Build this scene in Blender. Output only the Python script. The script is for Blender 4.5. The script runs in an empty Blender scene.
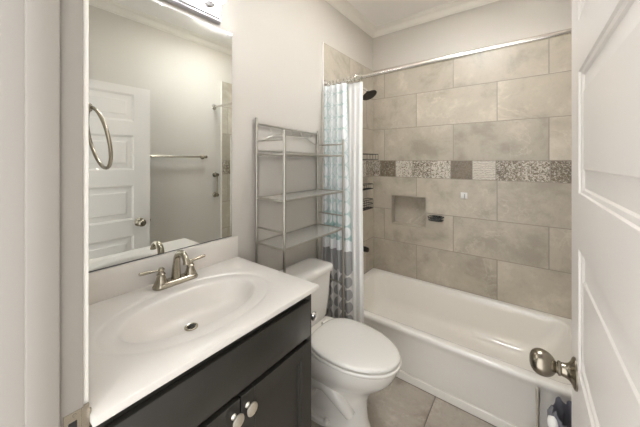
import bpy, bmesh, math, random
from mathutils import Vector, Matrix, Euler
random.seed(7)
S = bpy.context.scene
COL = S.collection
PI = math.pi
R = math.radians

# ------------------------------------------------------------------ camera, world, exposure
cam_d = bpy.data.cameras.new('camera'); cam = bpy.data.objects.new('camera', cam_d); COL.objects.link(cam)
cam.location = (1.26, 0.0, 1.44); cam.rotation_euler = (R(90), 0, R(37.3))
cam_d.sensor_width = 36; cam_d.lens = 272 * 36 / 640; cam_d.shift_y = -53 / 640; cam_d.clip_start = 0.02
S.camera = cam
w = bpy.data.worlds.new('hall_light'); S.world = w; w.use_nodes = True
w.node_tree.nodes['Background'].inputs[0].default_value = (1.0, 1.0, 1.0, 1)
w.node_tree.nodes['Background'].inputs[1].default_value = 1.75
S.view_settings.view_transform = 'Standard'; S.view_settings.look = 'None'
S.view_settings.exposure = 0.76; S.view_settings.gamma = 1; S.view_settings.use_curve_mapping = False
BULB = 13.0; FILL_DOWN = 34.0; FILL_UP = 380.0  # vanity bulbs, then down and up glow of the added fill lamp
S.cycles.use_denoising = True
S.cycles.max_bounces = 14; S.cycles.diffuse_bounces = 8; S.cycles.glossy_bounces = 6
S.cycles.caustics_reflective = False

# ------------------------------------------------------------------ materials
def srgb(r, g, b):
    return tuple((c / 12.92 if c <= .04045 else ((c + .055) / 1.055) ** 2.4) for c in (r / 255, g / 255, b / 255)) + (1,)
class NT:
    def __init__(s, m): s.m = m; s.t = m.node_tree; s.n = s.t.nodes; s.l = s.t.links
    def node(s, typ, **kw):
        n = s.n.new(typ)
        for k, v in kw.items(): setattr(n, k, v)
        return n
    def put(s, sock, v):
        if isinstance(v, bpy.types.NodeSocket): s.l.new(v, sock)
        else: sock.default_value = v
    def math(s, op, a, b=0.0, c=0.0, clamp=False):
        n = s.node('ShaderNodeMath', operation=op, use_clamp=clamp)
        for i, v in enumerate((a, b, c)): s.put(n.inputs[i], v)
        return n.outputs[0]
    def mix(s, f, a, b):
        n = s.node('ShaderNodeMix', data_type='RGBA')
        s.put(n.inputs['Factor'], f); s.put(n.inputs[6], a); s.put(n.inputs[7], b)
        return n.outputs[2]
    def noise(s, vec, scale, detail=4, rough=.5, dist=0.0):
        n = s.node('ShaderNodeTexNoise')
        if vec is not None: s.l.new(vec, n.inputs['Vector'])
        n.inputs['Scale'].default_value = scale; n.inputs['Detail'].default_value = detail
        n.inputs['Roughness'].default_value = rough; n.inputs['Distortion'].default_value = dist
        return n.outputs['Fac']
    def smooth(s, v, lo, hi):
        n = s.node('ShaderNodeMapRange', interpolation_type='SMOOTHSTEP')
        s.put(n.inputs[0], v); n.inputs[1].default_value = lo; n.inputs[2].default_value = hi
        return n.outputs[0]
def base(name, color, rough=.5, metal=0.0, spec=.5, coat=0.0):
    m = bpy.data.materials.new(name); m.use_nodes = True
    b = m.node_tree.nodes['Principled BSDF']
    b.inputs['Base Color'].default_value = color; b.inputs['Roughness'].default_value = rough
    b.inputs['Metallic'].default_value = metal; b.inputs['Specular IOR Level'].default_value = spec
    b.inputs['Coat Weight'].default_value = coat; b.inputs['Coat Roughness'].default_value = .08
    return m, NT(m), b
def plain(name, color, rough=.5, metal=0.0, spec=.5, coat=0.0, var=.04, scale=6.0, bump=0.0, bscale=200.0):
    m, t, b = base(name, color, rough, metal, spec, coat)
    tc = t.node('ShaderNodeTexCoord')
    f = t.noise(tc.outputs['Object'], scale, 5)
    lo = tuple(c * (1 - var) for c in color[:3]) + (1,); hi = tuple(min(1, c * (1 + var)) for c in color[:3]) + (1,)
    t.l.new(t.mix(f, lo, hi), b.inputs['Base Color'])
    if bump:
        bp = t.node('ShaderNodeBump'); bp.inputs['Strength'].default_value = bump; bp.inputs['Distance'].default_value = .002
        t.l.new(t.noise(tc.outputs['Object'], bscale, 3), bp.inputs['Height']); t.l.new(bp.outputs[0], b.inputs['Normal'])
    return m
M = {}
M['wall'] = plain('greige_paint', srgb(199, 194, 186), .6, bump=.12, bscale=260, var=.02)
M['ceiling'] = plain('ceiling_paint', srgb(240, 237, 234), .7, var=.02)
M['trim'] = plain('white_trim_paint', srgb(228, 224, 216), .35, var=.02)
M['door'] = plain('white_door_paint', srgb(214, 209, 203), .32, var=.02)
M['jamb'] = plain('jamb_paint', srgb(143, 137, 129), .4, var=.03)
M['porcelain'] = plain('porcelain', srgb(226, 223, 217), .1, coat=.4, var=.01)
M['tub'] = plain('tub_enamel', srgb(238, 234, 227), .14, coat=.3, var=.01)
M['marble'] = plain('cultured_marble', srgb(216, 211, 204), .3, coat=.1, var=.015)
M['espresso'] = plain('dark_espresso_paint', srgb(47, 45, 41), .3, coat=.15, var=.1, scale=14)
M['nickel'] = plain('brushed_nickel', srgb(176, 168, 152), .27, 1.0, var=.06, scale=40)
M['knob_metal'] = plain('satin_knob_metal', srgb(232, 226, 214), .42, 1.0, var=.04, scale=40)
M['door_knob_metal'] = plain('satin_pewter', srgb(148, 140, 126), .24, 1.0, var=.06, scale=30)
M['chrome'] = plain('chrome', srgb(225, 224, 222), .09, 1.0, var=.01)
M['satin_plate'] = plain('satin_chrome_plate', srgb(200, 198, 202), .3, .75, var=.02)
M['rod'] = plain('polished_rod_metal', srgb(222, 218, 211), .2, 1.0, var=.03)
M['rack'] = plain('satin_silver_metal', srgb(188, 184, 175), .32, 1.0, var=.05, scale=30)
M['shelf_sheet'] = plain('pale_grey_shelf_sheet', srgb(205, 203, 198), .3, .35, var=.03, scale=30)
def mesh_sheet():
    m, t, b = base('pale_grey_mesh_sheet', srgb(214, 212, 207), .32, .3)
    tc = t.node('ShaderNodeTexCoord'); sp = t.node('ShaderNodeSeparateXYZ'); t.l.new(tc.outputs['Object'], sp.inputs[0])
    hx = t.math('GREATER_THAN', t.math('ABSOLUTE', t.math('SUBTRACT', t.math('FRACT', t.math('DIVIDE', sp.outputs[0], .006)), .5)), .14)
    hy = t.math('GREATER_THAN', t.math('ABSOLUTE', t.math('SUBTRACT', t.math('FRACT', t.math('DIVIDE', sp.outputs[1], .006)), .5)), .14)
    hole = t.math('SUBTRACT', 1.0, t.math('MULTIPLY', hx, hy))   # solid where a strand passes, open in between
    t.l.new(hole, b.inputs['Alpha'])
    return m
M['shelf_sheet'] = mesh_sheet()
M['bronze'] = plain('dark_bronze', srgb(52, 47, 42), .35, .7, var=.1, scale=40)
M['black_wire'] = plain('black_coated_wire', srgb(34, 33, 32), .4, .2, var=.1, scale=40)
M['white_plastic'] = plain('white_plastic', srgb(230, 229, 226), .35, var=.02)
M['brush'] = plain('pale_grey_plastic', srgb(205, 205, 203), .35, var=.02)
M['grey_plastic'] = plain('charcoal_plastic', srgb(66, 66, 70), .45, var=.05)
M['dark_hole'] = plain('dark_drain_hole', srgb(22, 20, 18), .5, var=.05)
M['rubber'] = plain('grey_rubber', srgb(80, 80, 80), .7)
M['grout'] = plain('pale_grout', srgb(150, 142, 131), .8, var=.06, scale=30)
M['dark_grout'] = plain('brown_floor_grout', srgb(96, 88, 78), .85, var=.1, scale=30)
M['metal_edge'] = plain('white_edge_strip', srgb(236, 233, 227), .35)
# mirror
m, t, b = base('mirror_glass', srgb(238, 241, 238), .012, 1.0); M['mirror'] = m
# bulbs
m, t, b = base('lit_frosted_bulb', (1, 1, 1, 1), .3); M['bulb'] = m
b.inputs['Emission Color'].default_value = (.965, .985, 1.0, 1); b.inputs['Emission Strength'].default_value = BULB
m, t, b = base('fill_lamp_glow_down', (1, 1, 1, 1), .4); M['diffuser'] = m  # downward glow of the invented fill lamp
b.inputs['Emission Color'].default_value = (.965, .985, 1.0, 1); b.inputs['Emission Strength'].default_value = FILL_DOWN
m, t, b = base('fill_lamp_glow_up', (1, 1, 1, 1), .4); M['fill_uplight'] = m  # upward glow of that added lamp, bounced off the ceiling as fill
b.inputs['Emission Color'].default_value = (.965, .985, 1.0, 1); b.inputs['Emission Strength'].default_value = FILL_UP
# stone tile (each tile carries its own 'tid' value)
def stone(name, lo, mid, hi, rough, scale=2.6):
    m, t, b = base(name, mid, rough)
    tc = t.node('ShaderNodeTexCoord'); at = t.node('ShaderNodeAttribute', attribute_name='tid')
    sp = t.node('ShaderNodeSeparateColor'); t.l.new(at.outputs['Color'], sp.inputs[0])
    sc = t.node('ShaderNodeVectorMath', operation='SCALE'); t.l.new(at.outputs['Color'], sc.inputs[0]); sc.inputs[3].default_value = 40
    ad = t.node('ShaderNodeVectorMath', operation='ADD'); t.l.new(tc.outputs['Object'], ad.inputs[0]); t.l.new(sc.outputs[0], ad.inputs[1])
    v = ad.outputs[0]
    a = t.noise(v, scale * 1.2, 10, .66, .25)
    c1 = t.mix(t.smooth(a, .33, .52), lo, mid)
    c2 = t.mix(t.smooth(a, .52, .72), c1, hi)
    vn = t.noise(v, scale * 1.3, 6, .6, .7)
    d = t.math('ABSOLUTE', t.math('SUBTRACT', vn, .5))
    line = t.math('SUBTRACT', 1.0, t.smooth(d, .0, .022))
    gate = t.smooth(t.noise(v, scale * .8, 2), .48, .66)
    c3 = t.mix(t.math('MULTIPLY', t.math('MULTIPLY', line, gate), .22), c2, tuple(min(1, x * 1.35) for x in hi[:3]) + (1,))
    fine = t.noise(v, 45, 4, .6)
    c4 = t.mix(t.math('MULTIPLY', t.smooth(fine, .5, .75), .25), c3, lo)
    hv = t.node('ShaderNodeHueSaturation'); hv.inputs['Saturation'].default_value = 1.06
    t.l.new(c4, hv.inputs['Color']); t.l.new(t.math('ADD', t.math('MULTIPLY', sp.outputs[0], .16), .92), hv.inputs['Value'])
    t.l.new(hv.outputs[0], b.inputs['Base Color'])
    t.l.new(t.math('ADD', t.math('MULTIPLY', a, .25), rough - .1), b.inputs['Roughness'])
    return m
M['wall_tile'] = stone('grey_stone_wall_tile', srgb(156, 148, 134), srgb(180, 172, 158), srgb(202, 195, 181), .34)
M['floor_tile'] = stone('grey_stone_floor_tile', srgb(134, 125, 114), srgb(166, 158, 147), srgb(190, 182, 171), .4, 3.2)
# patchwork decor tiles: tid = (tone, spottiness, pattern)
m, t, b = base('patchwork_decor_tile', (.5, .5, .5, 1), .4); M['decor'] = m
tc = t.node('ShaderNodeTexCoord'); at = t.node('ShaderNodeAttribute', attribute_name='tid')
sp = t.node('ShaderNodeSeparateColor'); t.l.new(at.outputs['Color'], sp.inputs[0])
sc = t.node('ShaderNodeVectorMath', operation='SCALE'); t.l.new(at.outputs['Color'], sc.inputs[0]); sc.inputs[3].default_value = 9
ad = t.node('ShaderNodeVectorMath', operation='ADD'); t.l.new(tc.outputs['Object'], ad.inputs[0]); t.l.new(sc.outputs[0], ad.inputs[1])
n1 = t.noise(ad.outputs[0], 72, 6, .65, 1.0); n2 = t.noise(ad.outputs[0], 130, 4, .6)
n3 = t.noise(ad.outputs[0], 14, 3)
bg = t.mix(sp.outputs[0], srgb(112, 101, 88), srgb(208, 202, 190))
spot = t.smooth(t.math('ADD', t.math('MULTIPLY', t.math('ADD', n1, t.math('MULTIPLY', n2, .5)), 1.0), t.math('MULTIPLY', t.math('SUBTRACT', sp.outputs[1], .5), .38)), .70, .86)
c = t.mix(spot, bg, t.mix(n3, srgb(78, 70, 60), srgb(132, 118, 96)))
wv = t.node('ShaderNodeTexWave', wave_type='BANDS', bands_direction='Z'); t.l.new(ad.outputs[0], wv.inputs['Vector'])
wv.inputs['Scale'].default_value = 22; wv.inputs['Distortion'].default_value = 5; wv.inputs['Detail'].default_value = 3; wv.inputs['Detail Scale'].default_value = 3
stripe = t.math('MULTIPLY', t.smooth(sp.outputs[2], .7, .72), t.smooth(wv.outputs['Fac'], .5, .8))
c = t.mix(t.math('MULTIPLY', stripe, .55), c, srgb(120, 110, 96))
t.l.new(c, b.inputs['Base Color'])
# shower curtain cloth: rings above, white strip, grey band, grey discs below (uv in metres: u along cloth, v = height)
m, t, b = base('printed_curtain_cloth', (1, 1, 1, 1), .75); M['curtain'] = m
uv = t.node('ShaderNodeUVMap'); uv.uv_map = 'UVMap'
sx = t.node('ShaderNodeSeparateXYZ'); t.l.new(uv.outputs[0], sx.inputs[0]); u, v = sx.outputs[0], sx.outputs[1]
P = .088
fu = t.math('SUBTRACT', t.math('FRACT', t.math('DIVIDE', u, P)), .5); fv = t.math('SUBTRACT', t.math('FRACT', t.math('DIVIDE', v, P)), .5)
r = t.math('SQRT', t.math('ADD', t.math('MULTIPLY', fu, fu), t.math('MULTIPLY', fv, fv)))
white = srgb(238, 240, 240); aqua = srgb(150, 186, 182); gray = srgb(158, 157, 155); lgray = srgb(218, 216, 212)
ring = t.math('SUBTRACT', 1.0, t.smooth(t.math('ABSOLUTE', t.math('SUBTRACT', r, .475)), .02, .06))
cross = t.math('MAXIMUM', t.smooth(t.math('ABSOLUTE', fv), .455, .485), t.smooth(t.math('ABSOLUTE', fu), .45, .49))
fill = t.math('MULTIPLY', t.smooth(r, .44, .50), t.math('SUBTRACT', 1.0, t.smooth(v, .95, 1.3)))
wash = t.math('MULTIPLY', t.smooth(t.noise(uv.outputs[0], 9, 2), .42, .62), .35)
pat = t.math('MINIMUM', t.math('ADD', t.math('MAXIMUM', t.math('MULTIPLY', t.math('MAXIMUM', ring, cross), .42), t.math('MULTIPLY', fill, .75)), t.math('MULTIPLY', wash, .5)), 1.0)
cA = t.mix(pat, white, aqua)
disc = t.math('SUBTRACT', 1.0, t.smooth(r, .42, .47))
cD = t.mix(disc, lgray, gray)
c = t.mix(t.math('GREATER_THAN', v, .655), cD, gray)
c = t.mix(t.math('GREATER_THAN', v, .79), c, white)
c = t.mix(t.math('GREATER_THAN', v, .862), c, cA)
t.l.new(c, b.inputs['Base Color'])
M['liner'] = plain('white_liner_cloth', srgb(240, 239, 236), .6, var=.02)
M['bag'] = plain('dark_bag_film', srgb(112, 112, 120), .25, var=.08, scale=20)

# ------------------------------------------------------------------ mesh helpers
class MB:
    def __init__(s): s.bm = bmesh.new(); s.tid = None; s.uvs = None
    def _bev(s, geom_edges, bev, seg):
        if bev: bmesh.ops.bevel(s.bm, geom=list(geom_edges), offset=bev, segments=seg, profile=.5, affect='EDGES')
    def box(s, x0, x1, y0, y1, z0, z1, bev=0.0, seg=2, tid=None, mat=None):
        g = bmesh.ops.create_cube(s.bm, size=1.0)
        vs = g['verts']
        for v in vs:
            v.co = Vector(((x0 + x1) / 2 + v.co.x * (x1 - x0), (y0 + y1) / 2 + v.co.y * (y1 - y0), (z0 + z1) / 2 + v.co.z * (z1 - z0)))
            if mat: v.co = mat @ v.co
        es = set(e for v in vs for e in v.link_edges)
        fs = set(f for v in vs for f in v.link_faces)
        if tid is not None:
            ly = s.bm.loops.layers.float_color.get('tid') or s.bm.loops.layers.float_color.new('tid')
            for f in fs:
                for l in f.loops: l[ly] = tid
        s._bev(es, bev, seg)
        return s
    def rings(s, rings, cap0=True, cap1=True, closed=True):
        vr = [[s.bm.verts.new(p) for p in ring] for ring in rings]
        n = len(vr[0])
        for a, bq in zip(vr, vr[1:]):
            for i in range(n if closed else n - 1):
                j = (i + 1) % n
                s.bm.faces.new((a[i], a[j], bq[j], bq[i]))
        if cap0: s.bm.faces.new(list(reversed(vr[0])))
        if cap1: s.bm.faces.new(vr[-1])
        return vr
    def tube(s, pts, r, n=12, cap=True, closed=False):
        pts = [Vector(p) for p in pts]; rs = r if isinstance(r, (list, tuple)) else [r] * len(pts)
        tang = []
        N = len(pts)
        for i in range(N):
            a = pts[(i - 1) % N] if (closed or i > 0) else pts[i]; bq = pts[(i + 1) % N] if (closed or i < N - 1) else pts[i]
            tang.append((bq - a).normalized())
        up = Vector((0, 0, 1)) if abs(tang[0].z) < .9 else Vector((1, 0, 0))
        nrm = (up - tang[0] * up.dot(tang[0])).normalized()
        rg = []
        for i in range(N):
            nrm = (nrm - tang[i] * nrm.dot(tang[i])).normalized(); bi = tang[i].cross(nrm)
            rg.append([pts[i] + (nrm * math.cos(2 * PI * k / n) + bi * math.sin(2 * PI * k / n)) * rs[i] for k in range(n)])
        if closed: rg.append(rg[0]); 
        if closed:
            vr = [[s.bm.verts.new(p) for p in ring] for ring in rg[:-1]]
            for i in range(N):
                a, bq = vr[i], vr[(i + 1) % N]
                for k in range(n): s.bm.faces.new((a[k], a[(k + 1) % n], bq[(k + 1) % n], bq[k]))
        else: s.rings(rg, cap, cap)
        return s
    def lathe(s, prof, loc=(0, 0, 0), axis=(0, 0, 1), n=32, sx=1.0, sy=1.0, cap=True):
        q = Vector((0, 0, 1)).rotation_difference(Vector(axis).normalized()).to_matrix()
        rg = []
        for rr, z in prof:
            rr = max(rr, 1e-4)
            rg.append([Vector(loc) + q @ Vector((rr * sx * math.cos(2 * PI * k / n), rr * sy * math.sin(2 * PI * k / n), z)) for k in range(n)])
        s.rings(rg, cap, cap); return s
    def sphere(s, c, r, n=24, sc=(1, 1, 1)):
        g = bmesh.ops.create_uvsphere(s.bm, u_segments=n, v_segments=n // 2, radius=r)
        for v in g['verts']: v.co = Vector((c[0] + v.co.x * sc[0], c[1] + v.co.y * sc[1], c[2] + v.co.z * sc[2]))
        return s
    def extrude_path(s, prof, axis, a, bq):   # prof: list of (u,v) mapped by axis fn(t,u,v)
        s.rings([[axis(a, *p) for p in prof], [axis(bq, *p) for p in prof]]); return s
def finish(bm, name, mat, origin, sharp=32.0):
    bmesh.ops.recalc_face_normals(bm, faces=bm.faces)
    for f in bm.faces: f.smooth = True
    for e in bm.edges:
        if len(e.link_faces) == 2 and e.calc_face_angle(0) > R(sharp): e.smooth = False
    for v in bm.verts: v.co -= origin
    me = bpy.data.meshes.new(name); bm.to_mesh(me); bm.free()
    for x in (mat if isinstance(mat, (list, tuple)) else [mat]): me.materials.append(x)
    o = bpy.data.objects.new(name, me); COL.objects.link(o)
    return o
ORG = {}
def thing(name, loc, label, cat, group=None):
    o = bpy.data.objects.new(name, None); COL.objects.link(o); o.location = loc; o.empty_display_size = .05
    o['label'] = label; o['category'] = cat
    if group: o['group'] = group
    ORG[o.name] = Vector(loc); return o
def part(name, mb, mat, parent, label=None, sharp=32.0):
    o = finish(mb.bm, name, mat, ORG[parent.name], sharp); o.parent = parent; ORG[o.name] = ORG[parent.name]
    if label: o['label'] = label
    return o
def single(name, mb, mat, loc, label, cat, group=None, sharp=32.0):
    o = finish(mb.bm, name, mat, Vector(loc), sharp); o.location = loc; ORG[o.name] = Vector(loc)
    o['label'] = label; o['category'] = cat
    if group: o['group'] = group
    return o
def struct(name, mb, mat, loc=(0, 0, 0), label=None, cat=None, sharp=32.0):
    o = finish(mb.bm, name, mat, Vector(loc), sharp); o.location = loc; ORG[o.name] = Vector(loc); o['kind'] = 'structure'
    if label: o['label'] = label; o['category'] = cat
    return o

# ------------------------------------------------------------------ room dimensions
W, YB, YF, H = 1.56, 2.54, 0.145, 2.765          # width, tiled back face, room face of doorway wall, ceiling
RIM = .345
NX0, NX1, NZ0, NZ1 = .20, .53, .825, 1.105      # niche
JX = .55                                         # latch jamb face
DX = 1.354                                       # face of the opened door

# floor
mb = MB(); mb.box(-.12, W + .12, -.30, YB + .12, -.12, -.006)
fl = struct('floor', mb, M['dark_grout'], (0, 0, 0), 'grey brown stone tiled bathroom floor with thin grout lines', 'floor')
mb = MB(); g = .0022
for i in range(-2, 5):
    for j in range(-3, 6):
        x0 = .815 + (i - 2) * .61; y0 = 1.745 - .305 * (j + 1) + .61
        off = 0.0
        x0c, x1c = max(-.0, x0), min(W, x0 + .61); y0c, y1c = max(-.28, y0), min(2.54, y0 + .305)
        if x1c - x0c > .02 and y1c - y0c > .02:
            pass
for i in range(-2, 3):
    for j in range(0, 6):
        x0 = .815 + i * .61; y0 = 1.748 - .61 * j
        x0c, x1c = max(0, x0), min(W, x0 + .61); y0c, y1c = max(-.28, y0 - .61), min(1.748, y0)
        if x1c - x0c > .02 and y1c - y0c > .02:
            mb.box(x0c + g, x1c - g, y0c + g, y1c - g, -.008, 0, .001, 1, tid=(random.random(), random.random(), random.random(), 1))
part('floor_tiles', mb, M['floor_tile'], fl)

# ceiling
mb = MB(); mb.box(-.12, W + .12, .03, YB + .12, H, H + .1)
struct('ceiling', mb, M['ceiling'], (0, 0, H), 'plain pale painted ceiling', 'ceiling')

# ------------------------------------------------------------------ tile cladding builder
def split_hole(u0, u1, z0, z1, hole):
    if not hole: return [(u0, u1, z0, z1)]
    a0, a1, b0, b1 = hole
    if u1 <= a0 or u0 >= a1 or z1 <= b0 or z0 >= b1: return [(u0, u1, z0, z1)]
    out = []
    if u0 < a0: out.append((u0, a0, z0, z1))
    if u1 > a1: out.append((a1, u1, z0, z1))
    m0, m1 = max(u0, a0), min(u1, a1)
    if z0 < b0: out.append((m0, m1, z0, b0))
    if z1 > b1: out.append((m0, m1, b1, z1))
    return out
ROWS = [(.345, .66, 1), (.66, .965, 0), (.965, 1.282, 1), (1.44, 1.75, 0), (1.75, 2.06, 1), (2.06, 2.352, 0)]
G = .0028
def cladding(fn, u_lo, u_hi, hole=None, phase=0.0, seed=1, z_bottom=.0):
    """fn(u, d, z): surface point; d = depth behind the tile face"""
    rnd = random.Random(seed)
    tiles, decor, grout = MB(), MB(), MB()
    def bx(mb, u0, u1, z0, z1, d0, d1, bev, tid):
        p, q = fn(u0, d0, z0), fn(u1, d1, z1)
        mb.box(min(p[0], q[0]), max(p[0], q[0]), min(p[1], q[1]), max(p[1], q[1]), z0, z1, bev, 1, tid=tid)
    for z0, z1, odd in ROWS + [(z_bottom, .345, 0)]:
        for k in range(-2, 5):
            u0 = phase + .13 + (.315 if odd else 0) + .627 * (k - 1); u1 = u0 + .627
            tid = (rnd.random(), rnd.random(), rnd.random(), 1)
            a, c = max(u0, u_lo), min(u1, u_hi)
            if c - a < .012: continue
            for (p, q, r0, r1) in split_hole(a + (G if a == u0 else 0), c - (G if c == u1 else 0), z0 + G, z1 - G, hole):
                bx(tiles, p, q, r0, r1, 0, .008, .0007, tid)
    tones = [(.75, .55, .2), (.55, .85, .3), (.9, .42, .1), (.85, .62, .55), (.95, .48, .4), (.1, .60, .15), (.95, .1, .9), (.82, .68, .5), (.88, .58, .33), (.78, .72, .62)]
    for k in range(0, 20):
        u0 = phase + .083 + .1635 * (k - 1) - (.1635 * 6 if phase else 0); u1 = u0 + .1635
        a, c = max(u0, u_lo), min(u1, u_hi)
        if c - a < .008: continue
        tn = tones[k % 10]
        bx(decor, a + G, c - G, 1.282 + G, 1.44 - G, 0, .008, .0007, tn + (1,))
    for (p, q, r0, r1) in split_hole(u_lo, u_hi, z_bottom, 2.352, hole):
        bx(grout, p, q, r0, r1, .0012, .0095, 0, None)
    return tiles, decor, grout

# back wall (painted, with recess for the niche)
mb = MB()
for (p, q, r0, r1) in split_hole(-.12, W + .12, 0, H, (NX0 - .0, NX1 + .0, NZ0, NZ1)):
    mb.box(p, q, YB + .0095, YB + .14, r0, r1)
mb.box(NX0 - .02, NX1 + .02, YB + .1, YB + .139, NZ0 - .02, NZ1 + .02)
wb = struct('wall_back', mb, M['wall'], (0, YB, 0), 'greige painted wall above the grey tiled tub surround', 'wall')
tl, dc, gr = cladding(lambda u, d, z: (u, YB + d, z), .0, W, (NX0, NX1, NZ0, NZ1), 0, 3)
part('tile_cladding', tl, M['wall_tile'], wb, 'large grey stone tiles in running bond')
part('decor_band', dc, M['decor'], wb, 'band of small patterned patchwork tiles')
part('grout_bed', gr, M['grout'], wb)
mb = MB(); th = .006; D = .085
tq = lambda: (random.random() * .5, random.random(), random.random(), 1)
mb.box(NX0, NX1, YB + D, YB + D + .01, NZ0, NZ1, tid=tq())
mb.box(NX0 - .004, NX0 + th, YB, YB + D, NZ0, NZ1, .0006, 1, tid=tq()); mb.box(NX1 - th, NX1 + .004, YB, YB + D, NZ0, NZ1, .0006, 1, tid=tq())
mb.box(NX0 + th, NX1 - th, YB, YB + D, NZ0 - .004, NZ0 + th, .0006, 1, tid=tq()); mb.box(NX0 + th, NX1 - th, YB, YB + D, NZ1 - th, NZ1 + .004, .0006, 1, tid=tq())
part('niche', mb, M['wall_tile'], wb, 'small square tiled shower niche')

# left wall
mb = MB(); mb.box(-.12, 0, .03, YB + .14, 0, H)
wl = struct('wall_left', mb, M['wall'], (0, 0, 0), 'greige painted wall behind mirror, rack and toilet', 'wall')
TL = 1.682
tl, dc, gr = cladding(lambda u, d, z: (.0105 - d, u, z), TL + .006, YB, None, TL - .36, 5)
part('tile_cladding', tl, M['wall_tile'], wl, 'grey stone tiles at the shower head end')
part('decor_band', dc, M['decor'], wl)
part('grout_bed', gr, M['grout'], wl)
mb = MB(); mb.box(-.001, .0125, TL - .004, TL + .006, .0, 2.354, .001, 1)
part('edge_strip', mb, M['metal_edge'], wl, 'thin white strip along the tile edge')

# right wall
mb = MB(); mb.box(W, W + .12, .03, YB + .14, 0, H)
wr = struct('wall_right', mb, M['wall'], (W, 0, 0), 'greige painted wall seen in the mirror behind the open door', 'wall')
TRY = 1.80
tl, dc, gr = cladding(lambda u, d, z: (W - .0105 + d, u, z), TRY + .006, YB, None, TRY - .36, 6)
part('tile_cladding', tl, M['wall_tile'], wr)
part('decor_band', dc, M['decor'], wr)
part('grout_bed', gr, M['grout'], wr)
mb = MB(); mb.box(W - .0125, W + .001, TRY - .004, TRY + .006, .0, 2.354, .001, 1)
part('edge_strip', mb, M['metal_edge'], wr)

# front wall with the doorway the camera looks through
DTOP = 2.075; RJ = 1.372
mb = MB()
mb.box(-.12, JX - .018, .035, YF, 0, H); mb.box(RJ + .018, W + .12, .035, YF, 0, H); mb.box(JX - .018, RJ + .018, .035, YF, DTOP + .018, H)
struct('wall_front', mb, M['wall'], (0, YF, 0), 'greige painted wall around the doorway', 'wall')

# door frame
mb = MB()
mb.box(JX - .018, JX, .032, YF + .002, 0, DTOP, .0015, 2)
mb.box(JX - .002, JX + .011, .066, .111, 0, DTOP, .003, 2)
jl = struct('trim_1', mb, M['jamb'], (JX, .09, 0), 'painted doorway jamb with raised stop and strike plate', 'door frame')
mb = MB(); mb.box(JX - .0005, JX + .0012, 1.0*.1165, .1440, .885, .945, .0005, 1)
mb.box(JX - .012, JX + .0012, .1436, .1562, .885, .945, .0004, 1)
# curled lip
mb.tube([(JX - .004, .1562, .898), (JX - .004, .1562, .932)], .004, 10)
sp_ = part('strike_plate', mb, M['nickel'], jl, 'metal strike plate set in the jamb')
mb = MB(); mb.box(JX + .0006, JX + .0018, .124, .137, .903, .927, .0004, 1)
part('latch_hole', mb, M['dark_hole'], sp_)
mb = MB()
for zz in (.892, .938): mb.lathe([(.0035, 0), (.003, .0012), (.0001, .0016)], (JX + .0008, .133, zz), (1, 0, 0), 14)
part('screw', mb, M['nickel'], sp_)
mb = MB(); mb.box(RJ, RJ + .018, .032, YF + .002, 0, DTOP, .0015, 2); mb.box(RJ - .011, RJ + .002, .066, .111, 0, DTOP, .003, 2)
struct('trim_2', mb, M['jamb'], (RJ, .09, 0), 'hinge side jamb of the doorway', 'door frame')
mb = MB(); mb.box(JX - .018, RJ + .018, .032, YF + .002, DTOP, DTOP + .018, .0015, 2)
struct('trim_3', mb, M['jamb'], (.96, .09, DTOP), 'head of the doorway frame', 'door frame')
def casing(name, y0, y1, label):
    mb = MB()
    mb.box(JX - .065, JX - .006, y0, y1, 0, DTOP + .065, .003, 2); mb.box(RJ + .006, RJ + .065, y0, y1, 0, DTOP + .065, .003, 2)
    mb.box(JX - .065, RJ + .065, y0, y1, DTOP + .006, DTOP + .065, .003, 2)
    struct(name, mb, M['trim'], (.96, y0, 0), label, 'trim')
casing('trim_4', YF, YF + .012, 'flat white casing on the room side of the doorway')
casing('trim_5', .021, .035, 'flat white casing on the hall side of the doorway')

# crown moulding
prof = [(0, 0), (.006, 0), (.008, .006), (.014, .008), (.018, .016), (.024, .030), (.036, .044), (.050, .052), (.058, .056), (.062, .062), (.070, .064), (.072, .070), (0, .070)]
def crown(name, fn, a, c, label):
    mb = MB(); rg = [[fn(a if True else a, p, q, -1) for p, q in prof], [fn(c, p, q, 1) for p, q in prof]]
    mb.rings(rg); struct(name, mb, M['trim'], fn(a, 0, 0, 0), label, 'crown moulding', sharp=18)
Z0 = H - .070
crown('trim_6', lambda t, p, q, s: (p, t - s * p, Z0 + q), YF, YB + .0095, 'white crown moulding above the mirror wall')
crown('trim_7', lambda t, p, q, s: (t - s * p, YB + .0095 - p, Z0 + q), 0, W, 'white crown moulding above the tiled wall')
crown('trim_8', lambda t, p, q, s: (W - p, t - s * p, Z0 + q), YF, YB + .0095, 'white crown moulding seen reflected in the mirror')
crown('trim_9', lambda t, p, q, s: (t - s * p, YF + p, Z0 + q), 0, W, 'white crown moulding above the doorway')
# baseboards
bp = [(0, 0), (.014, 0), (.014, .085), (.010, .095), (.006, .105), (0, .108)]
mb = MB(); mb.rings([[(p, .90, q) for p, q in bp], [(p, TL - .004, q) for p, q in bp]])
struct('baseboard_left', mb, M['trim'], (0, 1.3, 0), 'white baseboard behind the toilet', 'baseboard')
mb = MB(); mb.rings([[(W - p, YF + .014, q) for p, q in bp], [(W - p, 1.735, q) for p, q in bp]])
struct('baseboard_right', mb, M['trim'], (W, 1.0, 0), 'white baseboard behind the open door', 'baseboard')

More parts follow.
